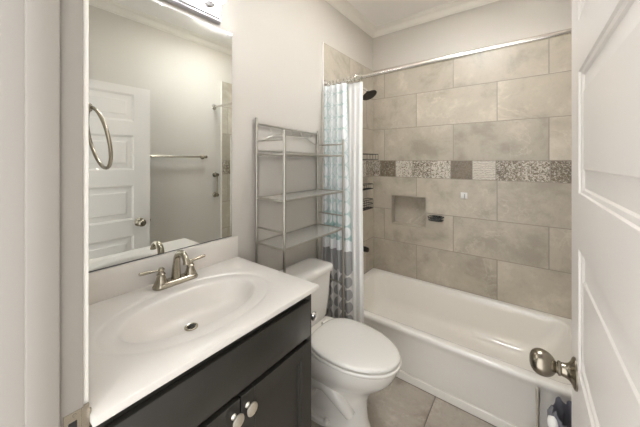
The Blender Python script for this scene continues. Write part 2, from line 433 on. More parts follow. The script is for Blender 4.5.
# ------------------------------------------------------------------ the open door
DY0, DY1, DH, DT = .172, .982, 2.05, .035
door_mb = MB()
x0, x1 = DX, DX + DT
st = .122
PAN = [(.215, .455), (.565, .82), (.952, 1.236), (1.365, 1.645), (1.762, 1.985)]
door_mb.box(x0, x1, DY0, DY0 + st, .012, DH, 0); door_mb.box(x0, x1, DY1 - st, DY1, .012, DH, 0)
zz = [.012] + [v for p in PAN for v in p] + [DH]
for i in range(0, len(zz), 2): door_mb.box(x0, x1, DY0 + st, DY1 - st, zz[i], zz[i + 1], 0)
def panel_face(mb, x, sgn, y0, y1, z0, z1):
    steps = [(0, 0), (.002, .004), (.009, .0055), (.012, .0095), (.018, .0095), (.054, .004), (.057, .0012), (.062, .0012)]
    rg = []
    for ins, dep in steps:
        X = x + sgn * dep
        rg.append([(X, y0 + ins, z0 + ins), (X, y1 - ins, z0 + ins), (X, y1 - ins, z1 - ins), (X, y0 + ins, z1 - ins)])
    mb.rings(rg, cap0=False)
for z0, z1 in PAN:
    panel_face(door_mb, x0, 1, DY0 + st, DY1 - st, z0, z1)
    panel_face(door_mb, x1, -1, DY0 + st, DY1 - st, z0, z1)
dr = struct('door_1', door_mb, M['door'], (DX + .0175, DY0, .012), 'open white five panel door with a satin metal knob', 'door', sharp=12)
KY, KZ = .898, .924
def egg(sgn, X):
    kb = MB()
    kb.lathe([(.036, 0), (.036, .003), (.033, .006), (.025, .009), (.0185, .014), (.0160, .020), (.0145, .028)], (X, KY, KZ), (sgn, 0, 0), 36)
    ro = part('knob_rose', kb, M['door_knob_metal'], dr, 'satin pewter round rose')
    kb = MB()
    pr = [(.0145, .026), (.0165, .029), (.0165, .033), (.013, .035)]
    L = .055
    for i in range(0, 17):
        a = PI * i / 16
        z = .035 + L * (1 - math.cos(a)) / 2
        rr = .0305 * math.sin(a) ** .85 * (1.0 + .08 * math.cos(a + PI))
        if i == 0: rr = .012
        pr.append((max(rr, .012 if i < 2 else 0), z))
    kb.lathe(pr, (X, KY, KZ), (sgn, 0, 0), 36)
    part('door_knob', kb, M['door_knob_metal'], dr, 'satin pewter egg shaped knob', sharp=60)
egg(-1, x0); egg(1, x1)
mb = MB(); mb.box(x0 + .005, x1 - .005, DY1 - .0006, DY1 + .001, KZ - .028, KZ + .028, .0004, 1); mb.box(x0 + .011, x1 - .011, DY1, DY1 + .010, KZ - .008, KZ + .008, .002, 2)
part('latch_plate', mb, M['nickel'], dr)
for hz in (.22, 1.05, 1.83):
    mb = MB(); mb.tube([(x1 + .004, DY0 - .004, hz - .044), (x1 + .004, DY0 - .004, hz + .044)], .006, 12); mb.box(x0 + .004, x1 + .002, DY0 - .0012, DY0 + .0004, hz - .044, hz + .044)
    part('hinge', mb, M['nickel'], dr)

# ------------------------------------------------------------------ bathtub
def rrect(x0, x1, y0, y1, r, z, n=10):
    pts = []
    for cx, cy, a0 in ((x1 - r, y1 - r, 0), (x0 + r, y1 - r, 90), (x0 + r, y0 + r, 180), (x1 - r, y0 + r, 270)):
        for k in range(n + 1):
            a = R(a0 + 90 * k / n); pts.append((cx + r * math.cos(a), cy + r * math.sin(a), z))
    return pts
TX0, TX1, TY0, TY1 = .0108, W - .0108, 1.735, YB - .0002
mb = MB()
oy = lambda dy, z, r=.004: rrect(TX0, TX1, TY0 + dy, TY1, r, z)
rings = [oy(.013, .001), oy(.013, .046), oy(.017, .049), oy(.024, .050), oy(.024, .056), oy(.016, .058), oy(.015, .064), oy(.013, .20), oy(.011, .285), oy(.006, .305), oy(.001, .318), oy(0, .326), oy(.0015, .336, .006), oy(.006, .3425, .008), oy(.012, RIM, .012)]
ix0, ix1, iy0, iy1 = .085, 1.475, 1.735 + .062, YB - .052
def inn(d0, d1, df, db, r, z): return rrect(ix0 + d0, ix1 - d1, iy0 + df, iy1 - db, r, z)
rings += [inn(-.012, -.012, -.012, -.012, .10, RIM), inn(-.004, -.004, -.004, -.004, .10, RIM - .003), inn(0, 0, 0, 0, .10, RIM - .012), inn(.006, .012, .006, .006, .10, RIM - .05),
          inn(.02, .05, .016, .016, .11, .22), inn(.035, .10, .026, .026, .12, .13), inn(.05, .14, .036, .036, .12, .095), inn(.075, .175, .055, .055, .11, .070), inn(.11, .22, .085, .085, .09, .060), inn(.2, .32, .16, .16, .08, .056)]
mb.rings(rings)
tubr = thing('bathtub', (W / 2, 1.75, 0), 'white alcove bathtub with a smooth apron below the grey tile', 'bathtub')
part('tub_body', mb, M['tub'], tubr, sharp=50)
mb = MB(); mb.lathe([(.03, 0), (.028, .004), (.012, .005), (.0001, .007)], (.36, 2.14, .0565), (0, 0, 1), 24)
part('drain', mb, M['bronze'], tubr)

# ------------------------------------------------------------------ vanity
VY0, VY1, VX = .160, .894, .533
vt = thing('vanity_cabinet', (.27, .525, 0), 'dark espresso vanity cabinet with two doors and silver knobs', 'cabinet')
mb = MB()
mb.box(.0, VX - .019, VY0, VY0 + .018, 0, .9035); mb.box(.0, VX - .019, VY1 - .018, VY1, 0, .9035)
mb.box(.0, VX - .019, VY0, VY1, .09, .108); mb.box(.0, .012, VY0, VY1, .09, .9035)
mb.box(VX - .09, VX - .075, VY0, VY1, 0, .09)
part('body', mb, M['espresso'], vt)
mb = MB()
for y0_, y1_ in ((VY0, VY0 + .04), (VY1 - .04, VY1)): mb.box(VX - .019, VX, y0_, y1_, .0 if y0_ > .5 else .0, .9035, .001, 1)
for z0_, z1_ in ((.845, .9035), (.690, .735), (.09, .135)): mb.box(VX - .019, VX - .0005, VY0 + .04, VY1 - .04, z0_, z1_)
part('face_frame', mb, M['espresso'], vt)
DFX = VX + .019
mb = MB(); mb.box(VX + .0005, DFX, VY0 + .022, VY1 - .030, .722, .866, .003, 2)
part('drawer_front', mb, M['espresso'], vt)
def cab_door(y0, y1, ky):
    mb = MB(); z0, z1 = .118, .702; s_ = .052; a, c = VX + .0005, DFX
    mb.box(a, c, y0, y0 + s_, z0, z1, .0015, 1); mb.box(a, c, y1 - s_, y1, z0, z1, .0015, 1)
    mb.box(a, c - .0002, y0 + s_, y1 - s_, z0, z0 + s_); mb.box(a, c - .0002, y0 + s_, y1 - s_, z1 - s_, z1)
    rg = []
    for ins, dep in ((0, .0002), (.002, .006), (.009, .008), (.011, .0155), (.015, .0155)):
        X = c - dep; rg.append([(X, y0 + s_ + ins, z0 + s_ + ins), (X, y1 - s_ - ins, z0 + s_ + ins), (X, y1 - s_ - ins, z1 - s_ - ins), (X, y0 + s_ + ins, z1 - s_ - ins)])
    mb.rings(rg, cap0=False)
    d = part('door', mb, M['espresso'], vt, sharp=15)
    kb = MB(); kb.lathe([(.009, 0), (.008, .002), (.0055, .005), (.005, .014), (.008, .018), (.0185, .021), (.0200, .024), (.0190, .027), (.012, .0295), (.0001, .0305)], (c - .0005, ky, .662), (1, 0, 0), 28)
    part('knob', kb, M['knob_metal'], d, 'round silver knob', sharp=50)
cab_door(VY0 + .022, .5215, .498); cab_door(.5265, VY1 - .030, .549)

# countertop with integral bowl and backsplash
ct = thing('vanity_countertop', (.28, .53, .89), 'white vanity top with integral oval basin and low backsplash', 'countertop')
CX0, CX1, CY0, CY1, CZ, CB = .001, .572, .157, .898, .925, .904
bx_, by_ = .311, .515
N = 96
def ell(a, bb, z, cx=bx_, cy=by_):
    return [(cx + a * math.cos(2 * PI * k / N), cy + bb * math.sin(2 * PI * k / N), z) for k in range(N)]
def rect_ring(z, ins=0.0):
    pts = []
    for k in range(N):
        c_, s_ = math.cos(2 * PI * k / N), math.sin(2 * PI * k / N)
        tx = ((CX1 - ins - bx_) if c_ > 0 else (bx_ - CX0 - ins)) / max(abs(c_), 1e-6)
        ty = ((CY1 - ins - by_) if s_ > 0 else (by_ - CY0 - ins)) / max(abs(s_), 1e-6)
        tt = min(tx, ty); pts.append([bx_ + tt * c_, by_ + tt * s_, z])
    for X in (CX0 + ins, CX1 - ins):
        for Y in (CY0 + ins, CY1 - ins):
            k = min(range(N), key=lambda i: (pts[i][0] - X) ** 2 + (pts[i][1] - Y) ** 2); pts[k][0], pts[k][1] = X, Y
    return [tuple(p) for p in pts]
mb = MB()
rg = [rect_ring(CB, .003), rect_ring(CB + .003), rect_ring(CZ - .006), rect_ring(CZ - .0018, .0018), rect_ring(CZ, .006),
      ell(.204, .302, CZ), ell(.200, .297, CZ - .0012), ell(.193, .290, CZ - .0038), ell(.188, .285, CZ - .0042), ell(.152, .241, CZ - .0042), ell(.145, .237, CZ - .0062), ell(.139, .231, CZ - .011),
      ell(.132, .222, CZ - .026), ell(.120, .202, CZ - .052), ell(.108, .178, CZ - .074), ell(.08, .130, CZ - .092, bx_ - .015), ell(.05, .07, CZ - .101, bx_ - .030), ell(.026, .026, CZ - .103, bx_ - .040)]
mb.rings(rg, cap0=False)
# closed underside of the slab around the bowl
mb.rings([rect_ring(CB, .003), ell(.206, .303, CB)], cap0=False, cap1=False)
mb.rings([ell(.206, .303, CB), ell(.16, .255, CB), ell(.150, .242, CZ - .05), ell(.13, .205, CZ - .075), ell(.09, .14, CZ - .11, bx_ - .015), ell(.03, .03, CZ - .125, bx_ - .05)], cap0=False)
part('slab_with_basin', mb, M['marble'], ct, sharp=40)
mb = MB(); mb.box(CX0, .0215, CY0, CY1, CZ - .001, 1.036, .003, 2)
part('backsplash', mb, M['marble'], ct)
DRX, DRZ = bx_ - .040, CZ - .1022
mb = MB(); mb.lathe([(.0235, .0), (.0235, .003), (.021, .0045), (.0165, .0035), (.0155, .0006), (.0001, .0005)], (DRX, by_ - .003, DRZ + .0005), (0, 0, 1), 32)
dn = part('drain', mb, M['nickel'], ct, 'metal pop-up drain')
mb = MB(); mb.lathe([(.0125, 0), (.0135, .0015), (.0125, .004), (.006, .006), (.0001, .0062)], (DRX, by_ - .003, DRZ + .0012), (0, 0, 1), 28)
part('stopper', mb, M['bronze'], dn, 'dark stopper')

# faucet
FX, FY = .079, .547
ft = thing('sink_faucet', (FX, FY, CZ), 'brushed nickel two handle faucet behind the oval basin', 'faucet')
mb = MB(); rg = []
for k, (z, ins) in enumerate(((0, 0), (.004, 0), (.007, -.001), (.012, .002), (.017, .004), (.020, .008), (.0205, .014))):
    rg.append([(FX + p[0], FY + p[1], CZ + .0002 + p[2]) for p in rrect(-.029 + ins, .029 - ins, -.090 + ins, .090 - ins, .028 - ins, z, 8)])
mb.rings(rg); part('base_plate', mb, M['nickel'], ft)
pts, rs = [], []
for i in range(22):
    t_ = i / 21
    if t_ < .35: q = t_ / .35; p = (FX - .002 + .006 * q * q, FY, CZ + .018 + .072 * q); rr = .0195 - .0055 * q
    else:
        q = (t_ - .35) / .65; a = PI * .92 * q
        p = (FX + .004 + .042 * (1 - math.cos(a)), FY, CZ + .090 + .042 * math.sin(a)); rr = .014 - .0025 * q
    pts.append(p); rs.append(rr)
mb = MB(); mb.tube(pts, rs, 20)
e = Vector(pts[-1]); mb.lathe([(.012, 0), (.0135, .002), (.0135, .008), (.010, .0095), (.0001, .0095)], e + Vector((-.0005, 0, .004)), (.12, 0, -1), 20)
part('spout', mb, M['nickel'], ft, sharp=50)
for s_ in (-1, 1):
    hy_ = FY + s_ * .060
    mb = MB(); mb.lathe([(.0245, 0), (.0245, .004), (.022, .008), (.019, .014), (.0165, .024), (.0135, .031), (.0165, .033), (.0165, .037), (.012, .041), (.010, .046), (.0125, .050), (.0125, .056), (.008, .0615), (.0001, .063)], (FX, hy_, CZ + .019), (0, 0, 1), 28)
    hd = part('handle', mb, M['nickel'], ft, sharp=40)
    mb = MB(); z_ = CZ + .019 + .053
    mb.tube([(FX, hy_ + s_ * .008, z_), (FX - .004, hy_ + s_ * .02, z_), (FX - .006, hy_ + s_ * .036, z_ + .001), (FX - .009, hy_ + s_ * .060, z_ + .002), (FX - .011, hy_ + s_ * .074, z_ + .002), (FX - .0113, hy_ + s_ * .077, z_ + .002)], [.0048, .0046, .0062, .0075, .006, .002], 14)
    part('lever', mb, M['nickel'], hd)

# mirror and vanity light
mi = thing('wall_mirror', (0, .52, 1.04), 'large frameless mirror over the vanity reflecting the white door', 'mirror')
mb = MB(); mb.box(.0015, .0062, YF + .017, .869, 1.0368, 2.112); part('backing', mb, M['grey_plastic'], mi)
mb = MB(); mb.box(.0062, .0075, YF + .017, .869, 1.0405, 2.112); part('mirror_glass', mb, M['mirror'], mi)
vl = thing('vanity_light', (0, .495, 2.17), 'chrome bar light with four lit globe bulbs above mirror', 'light fixture')
mb = MB()
rg = [[(x, y, z) for y, z in ((.195 + i, 2.138 + i), (.797 - i, 2.138 + i), (.797 - i, 2.280 - i), (.195 + i, 2.280 - i))] for x, i in ((.001, 0), (.020, 0), (.026, .006), (.026, .010), (.034, .016), (.034, .02))]
mb.rings(rg); part('back_plate', mb, M['satin_plate'], vl, sharp=20)
for yb in (.27, .42, .57, .72):
    mb = MB(); mb.lathe([(.030, 0), (.030, .004), (.025, .008), (.0235, .030), (.0245, .034), (.0205, .038)], (.0342, yb, 2.212), (1, 0, 0), 28)
    so = part('socket', mb, M['chrome'], vl)
    mb = MB(); mb.lathe([(.015, .036), (.017, .040), (.0235, .046)] + [(.040 * math.sin(a), .078 - .040 * math.cos(a)) for a in [R(d) for d in range(36, 181, 12)]], (.0342, yb, 2.212), (1, 0, 0), 24)
    part('bulb', mb, M['bulb'], so, 'lit white globe bulb', sharp=80)

# invented drum lamp out of view, added as soft fill for the tub end
LX, LY = .90, 1.55
cl = thing('added_fill_lamp', (LX, LY, H), 'added unseen white drum fill lamp hung on a short stem below the ceiling', 'light fixture')
mb = MB(); mb.lathe([(.065, -.0005), (.065, -.010), (.055, -.018), (.012, -.022), (.010, -.030), (.010, -.082)], (LX, LY, H), (0, 0, 1), 40); part('fill_lamp_mount', mb, M['trim'], cl)
mb = MB(); rr_ = [(.154, -.105), (.154, -.050), (.150, -.050), (.150, -.105)]
mb.lathe(rr_ + [rr_[0]], (LX, LY, H), (0, 0, 1), 48, cap=False); part('fill_drum_shade', mb, M['trim'], cl, 'white drum shade of the added fill lamp')
mb = MB(); mb.lathe([(.1495, -.100), (.1495, -.096), (.0001, -.096)], (LX, LY, H), (0, 0, 1), 48); part('fill_lower_diffuser', mb, M['diffuser'], cl, 'round lower glow disc of the added fill lamp')
mb = MB(); mb.lathe([(.1495, -.084), (.1495, -.080), (.0105, -.080)], (LX, LY, H), (0, 0, 1), 48); part('fill_upper_diffuser', mb, M['fill_uplight'], cl, 'round upper glow disc of the added fill lamp')

# towel ring on the doorway wall
tr = thing('towel_ring', (.305, YF, 1.585), 'brushed nickel towel ring hanging beside the doorway jamb', 'towel ring')
mb = MB(); mb.lathe([(.026, 0), (.026, .004), (.022, .008), (.012, .012), (.010, .020), (.010, .052), (.013, .058), (.013, .066), (.009, .070), (.0001, .071)], (.305, YF + .0002, 1.585), (0, 1, 0), 24)
part('post', mb, M['nickel'], tr)
mb = MB(); rr = .085; tilt = .20
mb.tube([(.305 + rr * math.cos(2 * PI * k / 48), YF + .068 + (rr - rr * math.sin(2 * PI * k / 48)) * tilt, 1.585 - (rr - rr * math.sin(2 * PI * k / 48)) * .98) for k in range(48)], .0048, 12, closed=True)
part('ring', mb, M['nickel'], tr)

# ------------------------------------------------------------------ toilet
tt = thing('toilet', (.4, 1.3, 0), 'white two piece toilet with closed lid beside the vanity', 'toilet')
TYc = 1.300
def egg_ring(xb, xf, hw, z, n=56, e=2.3, mid=.42):
    pts = []; xc = xb + (xf - xb) * mid
    for k in range(n):
        a = 2 * PI * k / n; c_, s_ = math.cos(a), math.sin(a)
        A = (xf - xc) if c_ > 0 else (xc - xb); ex = 2.0 if c_ > 0 else e + .6
        pts.append((xc + A * math.copysign(abs(c_) ** (2 / ex), c_), TYc + hw * math.copysign(abs(s_) ** (2 / ex), s_), z))
    return pts
mb = MB()
mb.rings([egg_ring(.17, .600, .108, 0.001, e=3), egg_ring(.17, .602, .110, .012, e=3), egg_ring(.175, .595, .104, .02, e=3), egg_ring(.18, .585, .098, .06, e=3), egg_ring(.18, .580, .095, .12, e=3), egg_ring(.17, .583, .097, .17, e=3),
          egg_ring(.15, .602, .110, .21), egg_ring(.12, .640, .136, .25), egg_ring(.10, .685, .160, .29), egg_ring(.09, .722, .176, .33), egg_ring(.085, .742, .184, .37), egg_ring(.085, .748, .187, .395), egg_ring(.088, .746, .186, .402), egg_ring(.10, .735, .175, .405)])
part('bowl', mb, M['porcelain'], tt, sharp=60)
# exposed trapway curve on the near side
mb = MB()
for s_ in (-1, 1):
    mb.tube([(.52, TYc + s_ * .062, .10), (.46, TYc + s_ * .078, .17), (.38, TYc + s_ * .084, .22), (.30, TYc + s_ * .080, .20), (.25, TYc + s_ * .074, .12), (.23, TYc + s_ * .07, .02)], [.03, .042, .046, .046, .045, .045], 18)
part('trapway', mb, M['porcelain'], tt, sharp=60)
mb = MB(); rg = [egg_ring(.16, .50, .128, .001, e=4), egg_ring(.16, .50, .128, .020, e=4), egg_ring(.165, .49, .120, .030, e=4)]
mb.rings(rg); part('foot', mb, M['porcelain'], tt)
for s_ in (-1, 1):
    mb = MB(); mb.lathe([(.016, 0), (.016, .008), (.012, .017), (.0001, .020)], (.40, TYc + s_ * .112, .028), (0, 0, 1), 20)
    part('bolt_cap', mb, M['porcelain'], tt)
SX0, SX1 = .262, .762
mb = MB()
mb.rings([egg_ring(SX0, SX1 - .004, .187, .4065), egg_ring(SX0 - .003, SX1, .191, .411), egg_ring(SX0 - .003, SX1, .191, .420), egg_ring(SX0, SX1 - .004, .188, .4245), egg_ring(SX0 + .02, SX1 - .02, .17, .4255)])
part('seat', mb, M['porcelain'], tt, sharp=50)
mb = MB()
mb.rings([egg_ring(SX0 + .008, SX1 - .010, .181, .4300), egg_ring(SX0 + .004, SX1 - .005, .186, .4325), egg_ring(SX0 + .004, SX1 - .005, .186, .4395), egg_ring(SX0 + .008, SX1 - .009, .182, .4445), egg_ring(SX0 + .02, SX1 - .02, .17, .448), egg_ring(SX0 + .06, SX1 - .06, .13, .4515), egg_ring(SX0 + .13, SX1 - .15, .06, .453)])
part('lid', mb, M['porcelain'], tt, sharp=50)
for s_ in (-1, 1):
    mb = MB(); mb.tube([(.250, TYc + s_ * .075 - .022, .424), (.250, TYc + s_ * .075 + .022, .424)], .013, 14); mb.box(.238, .262, TYc + s_ * .075 - .016, TYc + s_ * .075 + .016, .404, .42)
    part('hinge', mb, M['porcelain'], tt)
mb = MB()
def trr(x0, x1, hw, r, z): return [(p[0], p[1], p[2]) for p in rrect(x0, x1, TYc - hw, TYc + hw, r, z, 8)]
mb.rings([trr(.05, .195, .165, .035, .405), trr(.045, .205, .178, .038, .43), trr(.038, .214, .190, .040, .52), trr(.03, .222, .198, .040, .66), trr(.028, .224, .200, .040, .712)])
part('tank', mb, M['porcelain'], tt, sharp=50)
mb = MB()
mb.rings([trr(.026, .226, .202, .04, .7125), trr(.020, .236, .210, .042, .716), trr(.018, .238, .212, .044, .722), trr(.018, .238, .212, .044, .742), trr(.021, .235, .209, .042, .750), trr(.030, .226, .200, .038, .754), trr(.06, .2, .17, .03, .7555)])
part('tank_lid', mb, M['porcelain'], tt, sharp=50)
mb = MB(); mb.lathe([(.014, 0), (.014, .004), (.009, .008), (.009, .014)], (.2225, TYc - .14, .655), (1, 0, 0), 18)
mb.tube([(.238, TYc - .14, .655), (.241, TYc - .115, .653), (.242, TYc - .075, .648), (.242, TYc - .070, .647)], [.006, .006, .008, .004], 12)
part('flush_lever', mb, M['chrome'], tt, 'small chrome lever')

# chrome paper holder fixed to the vanity's side
ph = thing('toilet_paper_holder', (.49, VY1, .735), 'small chrome paper holder post on the vanity side above the toilet', 'paper holder')
mb = MB(); mb.lathe([(.018, 0), (.018, .004), (.010, .008), (.0075, .014), (.0075, .045)], (.485, VY1 + .0004, .750), (0, 1, 0), 20); part('post', mb, M['chrome'], ph)
mb = MB(); mb.tube([(.505, VY1 + .048, .750), (.485, VY1 + .048, .750), (.36, VY1 + .048, .750)], .008, 14); mb.lathe([(.0001, -.001), (.014, 0), (.019, .004), (.0195, .010), (.016, .016), (.0001, .019)], (.500, VY1 + .048, .750), (1, 0, 0), 20)
part('bar', mb, M['chrome'], ph)

# ------------------------------------------------------------------ over-toilet rack
rk = thing('over_toilet_rack', (.125, 1.324, 0), 'silver metal three shelf rack standing over the toilet tank', 'shelf rack')
RX0, RX1, RY0, RY1 = .016, .240, 1.029, 1.606
for (px, py, top) in ((RX0, RY0, 1.683), (RX0, RY1, 1.655), (RX1, RY0, 1.592), (RX1, RY1, 1.580)):
    mb = MB(); mb.tube([(px, py, .012), (px, py, top)], .0085, 14); mb.sphere((px, py, top), .0095, 12)
    p = part('post', mb, M['rack'], rk)
    mb = MB(); mb.lathe([(.012, 0), (.012, .014), (.010, .018)], (px, py, .0005), (0, 0, 1), 14); part('foot', mb, M['rubber'], p)
for z_ in (1.472, 1.224, .966):
    mb = MB(); mb.box(RX0 + .006, RX1 - .006, RY0 + .004, RY1 - .004, z_ - .0008, z_ + .0008, 0)
    sh = part('shelf', mb, M['shelf_sheet'], rk, 'pale grey shelf sheet')
    mb = MB()
    mb.tube([(RX1, RY0, z_), (RX1, RY1, z_)], .0065, 10); mb.tube([(RX0, RY0, z_), (RX0, RY1, z_)], .0055, 10)
    mb.tube([(RX0, RY0, z_), (RX1, RY0, z_)], .0055, 10); mb.tube([(RX0, RY1, z_), (RX1, RY1, z_)], .0055, 10)
    part('shelf_frame', mb, M['rack'], sh)
mb = MB(); mb.tube([(RX0, RY0, 1.652), (RX0, RY1, 1.636)], .006, 10); tp = part('top_rail', mb, M['rack'], rk)
for k in range(5):
    y_ = RY0 + .10 + k * .095; zt = 1.652 - .016 * (y_ - RY0) / (RY1 - RY0)
    mb = MB(); mb.tube([(RX0 + .004, y_, zt), (RX0 + .006, y_, zt - .03), (RX0 + .009, y_, zt - .036), (RX0 + .013, y_, zt - .034), (RX0 + .014, y_, zt - .027)], .0022, 8); part('hook', mb, M['rack'], tp)
mb = MB(); mb.tube([(RX0, RY0, 1.498), (RX0, RY1, 1.490)], .005, 10); part('back_rail', mb, M['rack'], rk)
mb = MB(); arc = []
for k in range(41):
    q = k / 40; y_ = RY0 + (RY1 - RY0) * q; s_ = max(0, min(1, (1 - abs(2 * q - 1)) / .62)); arc.append((RX0, y_, 1.553 + .052 * (s_ * s_ * (3 - 2 * s_))))
mb.tube(arc, .0042, 10); part('arched_wire', mb, M['rack'], rk)
for y_ in (RY0, RY1):
    for z_ in (1.553, 1.056, .585):
        mb = MB(); mb.tube([(RX0, y_, z_), (RX1, y_, z_)], .0055, 10); part('side_rail', mb, M['rack'], rk)

# ------------------------------------------------------------------ shower rod, rings, curtain, liner
RODY, RODZ = 1.716, 2.030
rd = thing('shower_rod', (W / 2, RODY, RODZ), 'shiny telescoping rod across the tub holding the curtain', 'shower rod')
zl = lambda x: RODZ + .012 * x / W
mb = MB(); mb.tube([(.0135, RODY, zl(0)), (.96, RODY, zl(.96))], .0135, 18); part('thick_tube', mb, M['rod'], rd)
mb = MB(); mb.tube([(.955, RODY, zl(.955)), (W - .0145, RODY, zl(W))], .011, 18); part('thin_tube', mb, M['rod'], rd)
mb = MB(); mb.tube([(.948, RODY, zl(.948)), (.968, RODY, zl(.968))], .0148, 18); part('collar', mb, M['rod'], rd)
for X, a in ((.0128, 1), (W - .0002, -1)):
    mb = MB(); mb.lathe([(.032, 0), (.032, .003), (.026, .010), (.017, .018), (.0155, .026)], (X, RODY, zl(X)), (a, 0, 0), 28); part('flange', mb, M['rod'], rd)

def cloth(x0, x1, nf, yc_top, yc_bot, amp, z0, z1, ulen, seed, sway=0.0, lean0=0.0, lean1=0.0):
    rnd = random.Random(seed); mb = MB(); nu, nv = nf * 16, 40
    ph = [rnd.uniform(-.5, .5) for _ in range(nf + 2)]; am = [rnd.uniform(.7, 1.2) for _ in range(nf + 2)]
    uvl = mb.bm.loops.layers.uv.new('UVMap'); V = []; us = []
    for j in range(nv + 1):
        q = j / nv; z = z1 + (z0 - z1) * q; row = []; 
        for i in range(nu + 1):
            s_ = i / nu; f = s_ * nf; k = int(min(f, nf - 1e-6)); ff = f - k
            a = am[k] * (1 - ff) + am[k + 1] * ff
            y = yc_top + (yc_bot - yc_top) * q + amp * (.55 + .45 * q) * a * math.cos(2 * PI * f + .5 * math.sin(3 * q + ph[k])) + sway * math.sin(4 * q + s_ * 3)
            xa = x0 + lean0 * q; xb = x1 + lean1 * q
            x = xa + (xb - xa) * s_ + .006 * math.sin(2 * PI * f * 2 + 1.2) * (x1 - x0) / .3 / max(1, nf / 5) + .004 * math.sin(5 * q + f)
            row.append(mb.bm.verts.new((x, y, z)))
        V.append(row)
    for j in range(nv):
        for i in range(nu):
            f = mb.bm.faces.new((V[j][i], V[j + 1][i], V[j + 1][i + 1], V[j][i + 1]))
            for l, (ii, jj) in zip(f.loops, ((i, j), (i, j + 1), (i + 1, j + 1), (i + 1, j))):
                l[uvl].uv = (ulen * ii / nu, z1 + (z0 - z1) * jj / nv)
    return mb
def solid(o, th):
    md = o.modifiers.new('thickness', 'SOLIDIFY'); md.thickness = th; md.offset = 0
mb = cloth(.018, .225, 4, RODY - .050, 1.662, .020, .16, 2.000, .44, 4, 0, .01, .055)
sc_ = single('shower_curtain', mb, M['curtain'], (.14, 1.68, .16), 'printed cloth curtain with aqua rings above grey discs, bunched by the toilet', 'shower curtain', sharp=80); solid(sc_, .0016)
mb = cloth(.200, .330, 3, RODY - .002, 1.714, .008, .19, 2.000, .24, 9, 0, .0, .004)
ln_ = single('shower_liner', mb, M['liner'], (.27, 1.71, .19), 'plain white liner hanging along the edge of the printed curtain', 'shower liner', sharp=80); solid(ln_, .0012)
rmb = MB(); rmb.tube([(0, .0225 * math.cos(2 * PI * k / 28), -.006 + .026 * math.sin(2 * PI * k / 28)) for k in range(28)], .0018, 8, closed=True)
r0 = single('curtain_ring', rmb, M['chrome'], (0, 0, 0), 'thin metal ring on the rod carrying the bunched curtain', 'curtain ring', 'rings along the shower rod')
r0.location = (.05, RODY - .004, zl(.05)); r0.rotation_euler = (0, 0, R(8))
for k in range(1, 10):
    c_ = r0.copy(); COL.objects.link(c_); x_ = .05 + k * .030; c_.location = (x_, RODY - .004, zl(x_)); c_.rotation_euler = (0, 0, R(random.uniform(-25, 25)))

# ------------------------------------------------------------------ shower fittings on the tiled end wall
sh_ = thing('showerhead', (.0105, 2.14, 2.08), 'dark round shower head on a curved arm beside the curtain', 'shower head')
mb = MB(); mb.lathe([(.03, 0), (.03, .003), (.022, .009), (.012, .012)], (.0107, 2.14, 2.085), (1, 0, 0), 24); part('escutcheon', mb, M['bronze'], sh_)
mb = MB(); mb.tube([(.012, 2.14, 2.085), (.05, 2.14, 2.088), (.10, 2.14, 2.078), (.135, 2.14, 2.055), (.155, 2.14, 2.036)], .0085, 14); part('arm', mb, M['chrome'], sh_, 'bright chrome arm')
mb = MB(); mb.lathe([(.010, -.004), (.014, .0), (.015, .010), (.012, .016), (.024, .024), (.062, .032), (.068, .036), (.068, .041), (.064, .044), (.0001, .044)], (.152, 2.14, 2.040), (.45, -.05, -.85), 32); part('head', mb, M['bronze'], sh_, 'dark bronze disc head')
va = thing('shower_valve', (.0105, 2.17, .82), 'dark round valve trim on the tile beside the liner', 'valve')
mb = MB(); mb.lathe([(.055, 0), (.055, .003), (.045, .008), (.02, .012), (.018, .03), (.02, .04)], (.0107, 2.16, .82), (1, 0, 0), 28); part('plate', mb, M['bronze'], va)
mb = MB(); mb.tube([(.045, 2.16, .82), (.055, 2.185, .815), (.06, 2.215, .806)], [.009, .008, .006], 12); part('lever', mb, M['bronze'], va)
mb = MB(); mb.lathe([(.028, 0), (.028, .004), (.024, .01), (.023, .09), (.025, .10), (.021, .13), (.015, .135), (.0001, .135)], (.0107, 2.17, .655), (1, 0, -.05), 24)
single('tub_spout', mb, M['bronze'], (.0107, 2.17, .655), 'dark tub spout low on the tiled end wall', 'spout')
# wire shower shelves
def wire_shelf(x0, x1, y0, y1, z, hgt, label, nrail=2):
    t_ = thing('wire_shower_shelf', (x0, (y0 + y1) / 2, z), label, 'shower shelf', 'black wire shelves on the end wall')
    for q in range(nrail):
        mb = MB(); zq = z + hgt * q / max(1, nrail - 1)
        pts = [(x0, y0, zq), (x1 - .02, y0, zq), (x1, y0 + .02, zq), (x1, y1 - .02, zq), (x1 - .02, y1, zq), (x0, y1, zq)]
        mb.tube(pts, .0032, 8, closed=True); part('rail', mb, M['black_wire'], t_)
    mb = MB()
    for k in range(9):
        y_ = y0 + (y1 - y0) * (k + .5) / 9; mb.tube([(x0, y_, z), (x1, y_, z)], .0018, 6)
    part('base_wires', mb, M['black_wire'], t_)
    mb = MB()
    for k in range(5):
        y_ = y0 + .02 + (y1 - y0 - .04) * k / 4; mb.tube([(x1, y_, z), (x1, y_, z + hgt)], .0018, 6)
        part('front_wire', mb, M['black_wire'], t_); mb = MB()
    mb.bm.free()
wire_shelf(.0145, .105, 2.20, 2.47, 1.450, .05, 'topmost black wire shelf, just above the patterned tile band')
wire_shelf(.0145, .08, 2.20, 2.41, 1.170, .045, 'middle black wire shelf, just below the patterned tile band')
wire_shelf(.0145, .08, 2.20, 2.41, .985, .085, 'lowest and deepest black wire shelf beside the niche', 3)
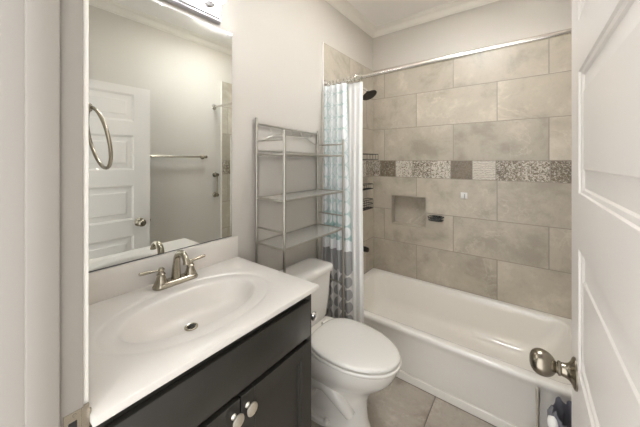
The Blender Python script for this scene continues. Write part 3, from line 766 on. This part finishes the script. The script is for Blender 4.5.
# soap dish and hook on the back wall
sd = thing('wire_soap_dish', (.64, YB, .925), 'black wire soap dish on the tile right of the niche', 'soap dish')
sx0, sx1, sy0, sy1 = .565, .685, YB - .085, YB - .004
for zq, ins in ((.945, 0), (.918, .006)):
    mb = MB(); mb.tube([(sx0 + ins, sy1, zq), (sx0 + ins, sy0 + .02 + ins, zq), (sx0 + .02 + ins, sy0 + ins, zq), (sx1 - .02 - ins, sy0 + ins, zq), (sx1 - ins, sy0 + .02 + ins, zq), (sx1 - ins, sy1, zq)], .0035, 8, closed=True); part('rail', mb, M['black_wire'], sd)
mb = MB()
for k in range(9):
    x_ = sx0 + .012 + (sx1 - sx0 - .024) * k / 8; mb.tube([(x_, sy1, .918), (x_, sy0 + .006, .918), (x_, sy0, .945)], .002, 6)
part('wires', mb, M['black_wire'], sd)
mb = MB(); mb.box(sx0 + .02, sx1 - .02, YB - .004, YB - .0002, .905, .955, .001, 1); part('wall_plate', mb, M['chrome'], sd, 'shiny mounting plate')
hk = thing('adhesive_hook', (.84, YB, 1.147), 'small white square adhesive hook on the grey tile', 'hook')
mb = MB(); mb.box(.815, .865, YB - .006, YB - .0002, 1.123, 1.173, .002, 2); part('pad', mb, M['white_plastic'], hk)
mb = MB(); mb.tube([(.846, YB - .006, 1.158), (.846, YB - .011, 1.152), (.846, YB - .012, 1.130), (.846, YB - .018, 1.119), (.846, YB - .028, 1.120), (.846, YB - .032, 1.130)], .0038, 10); part('hook_wire', mb, M['chrome'], hk)

# ------------------------------------------------------------------ right wall fittings seen in the mirror
tb = thing('towel_bar', (W, 1.28, 1.478), 'dark nickel towel bar on the wall beside the open door, seen in the mirror', 'towel bar')
for y_ in (.99, 1.575):
    mb = MB(); mb.lathe([(.026, 0), (.026, .004), (.021, .010), (.012, .014), (.011, .058), (.015, .062), (.015, .080), (.010, .085), (.0001, .086)], (W - .0002, y_, 1.478), (-1, 0, 0), 24); part('post', mb, M['door_knob_metal'], tb)
mb = MB(); mb.tube([(W - .072, .99, 1.478), (W - .072, 1.575, 1.478)], .009, 14); part('bar', mb, M['nickel'], tb)
gb = thing('grab_bar', (W, 1.725, 1.17), 'short upright metal bar on two round posts beside the tile edge', 'grab bar')
for z_ in (1.280, 1.055):
    mb = MB(); mb.lathe([(.028, 0), (.028, .004), (.022, .010), (.013, .014), (.012, .040), (.018, .046), (.020, .055), (.016, .063), (.0001, .065)], (W - .0002, 1.722, z_), (-1, 0, 0), 24); part('post', mb, M['door_knob_metal'], gb)
mb = MB(); mb.tube([(W - .05, 1.722, 1.055), (W - .05, 1.722, 1.280)], .009, 14); part('bar', mb, M['nickel'], gb)

# ------------------------------------------------------------------ toilet brush and waste bin behind the door
tbz = thing('toilet_brush', (1.30, 1.67, 0), 'white toilet brush standing upright by the tub apron', 'toilet brush')
mb = MB(); mb.lathe([(.046, .0005), (.048, .01), (.046, .09), (.043, .115), (.040, .115), (.040, .02), (.0001, .02)], (1.30, 1.67, 0), (0, 0, 1), 28); part('holder', mb, M['white_plastic'], tbz)
mb = MB(); mb.lathe([(.030, .03), (.034, .05), (.034, .09), (.02, .105), (.0075, .11), (.0065, .15), (.0065, .225), (.0085, .228), (.0085, .234), (.0068, .238), (.0078, .27), (.0095, .30), (.0095, .338), (.006, .349), (.0001, .351)], (1.30, 1.67, 0), (0, 0, 1), 20); part('brush_handle', mb, M['knob_metal'], tbz, 'slim pale handle')
wbn = thing('waste_bin', (1.447, 1.585, 0), 'charcoal waste bin lined with a crumpled bag behind the door knob', 'bin')
mb = MB(); mb.lathe([(.078, .001), (.082, .006), (.098, .29), (.101, .295), (.101, .302), (.097, .302), (.095, .29), (.079, .01), (.0001, .01)], (1.447, 1.585, 0), (0, 0, 1), 32); part('bucket', mb, M['grey_plastic'], wbn)
mb = MB(); rnd = random.Random(3); n = 72; rg = []
for q in range(15):
    f = q / 14; ring_ = []
    for k in range(n):
        a = 2 * PI * k / n
        if f < .45: g_ = f / .45; rr, z = .1055 + .004 * math.sin(g_ * 3) , .185 + .13 * g_
        elif f < .6: g_ = (f - .45) / .15; rr, z = .1055 - .008 * g_, .315 + .03 * math.sin(PI * g_)
        else: g_ = (f - .6) / .4; rr, z = .0925 - .012 * g_, .31 - .14 * g_
        wv_ = .006 * math.sin(9 * a + 3 * f) + .004 * math.sin(17 * a - 7 * f) + .003 * math.sin(31 * a + 11 * f)
        if f < .45: z += .02 * math.sin(3 * a + 1) * (1 - f / .45) + .012 * math.sin(11 * a)
        else: z += .012 * math.sin(11 * a) + .01 * math.sin(5 * a + 2)
        rr += abs(wv_) if f < .5 else -abs(wv_)
        ring_.append((1.447 + rr * math.cos(a), 1.585 + rr * math.sin(a), z))
    rg.append(ring_)
mb.rings(rg, False, False); bg_ = part('bag', mb, M['bag'], wbn, 'crumpled dark bag folded over the rim', sharp=80)
mb2 = MB(); pts = []; rs = []
for k in range(19):
    q = k / 18; a = R(205 + 22 * math.sin(q * 3)); rr = .109 + .012 * math.sin(q * PI)
    pts.append((1.447 + rr * math.cos(a) - .004, 1.585 + rr * math.sin(a), .335 - .20 * q + .006 * math.sin(q * 20))); rs.append((.008 + .011 * math.sin(PI * min(1, q * 1.15 + .12)) + .003 * math.sin(q * 17)) * (1 if q < .9 else .7))
mb2.tube(pts, rs, 12); part('bag_fold', mb2, M['liner'], wbn, 'white bunched strip hanging down the side', sharp=80); solid(bg_, .0008)
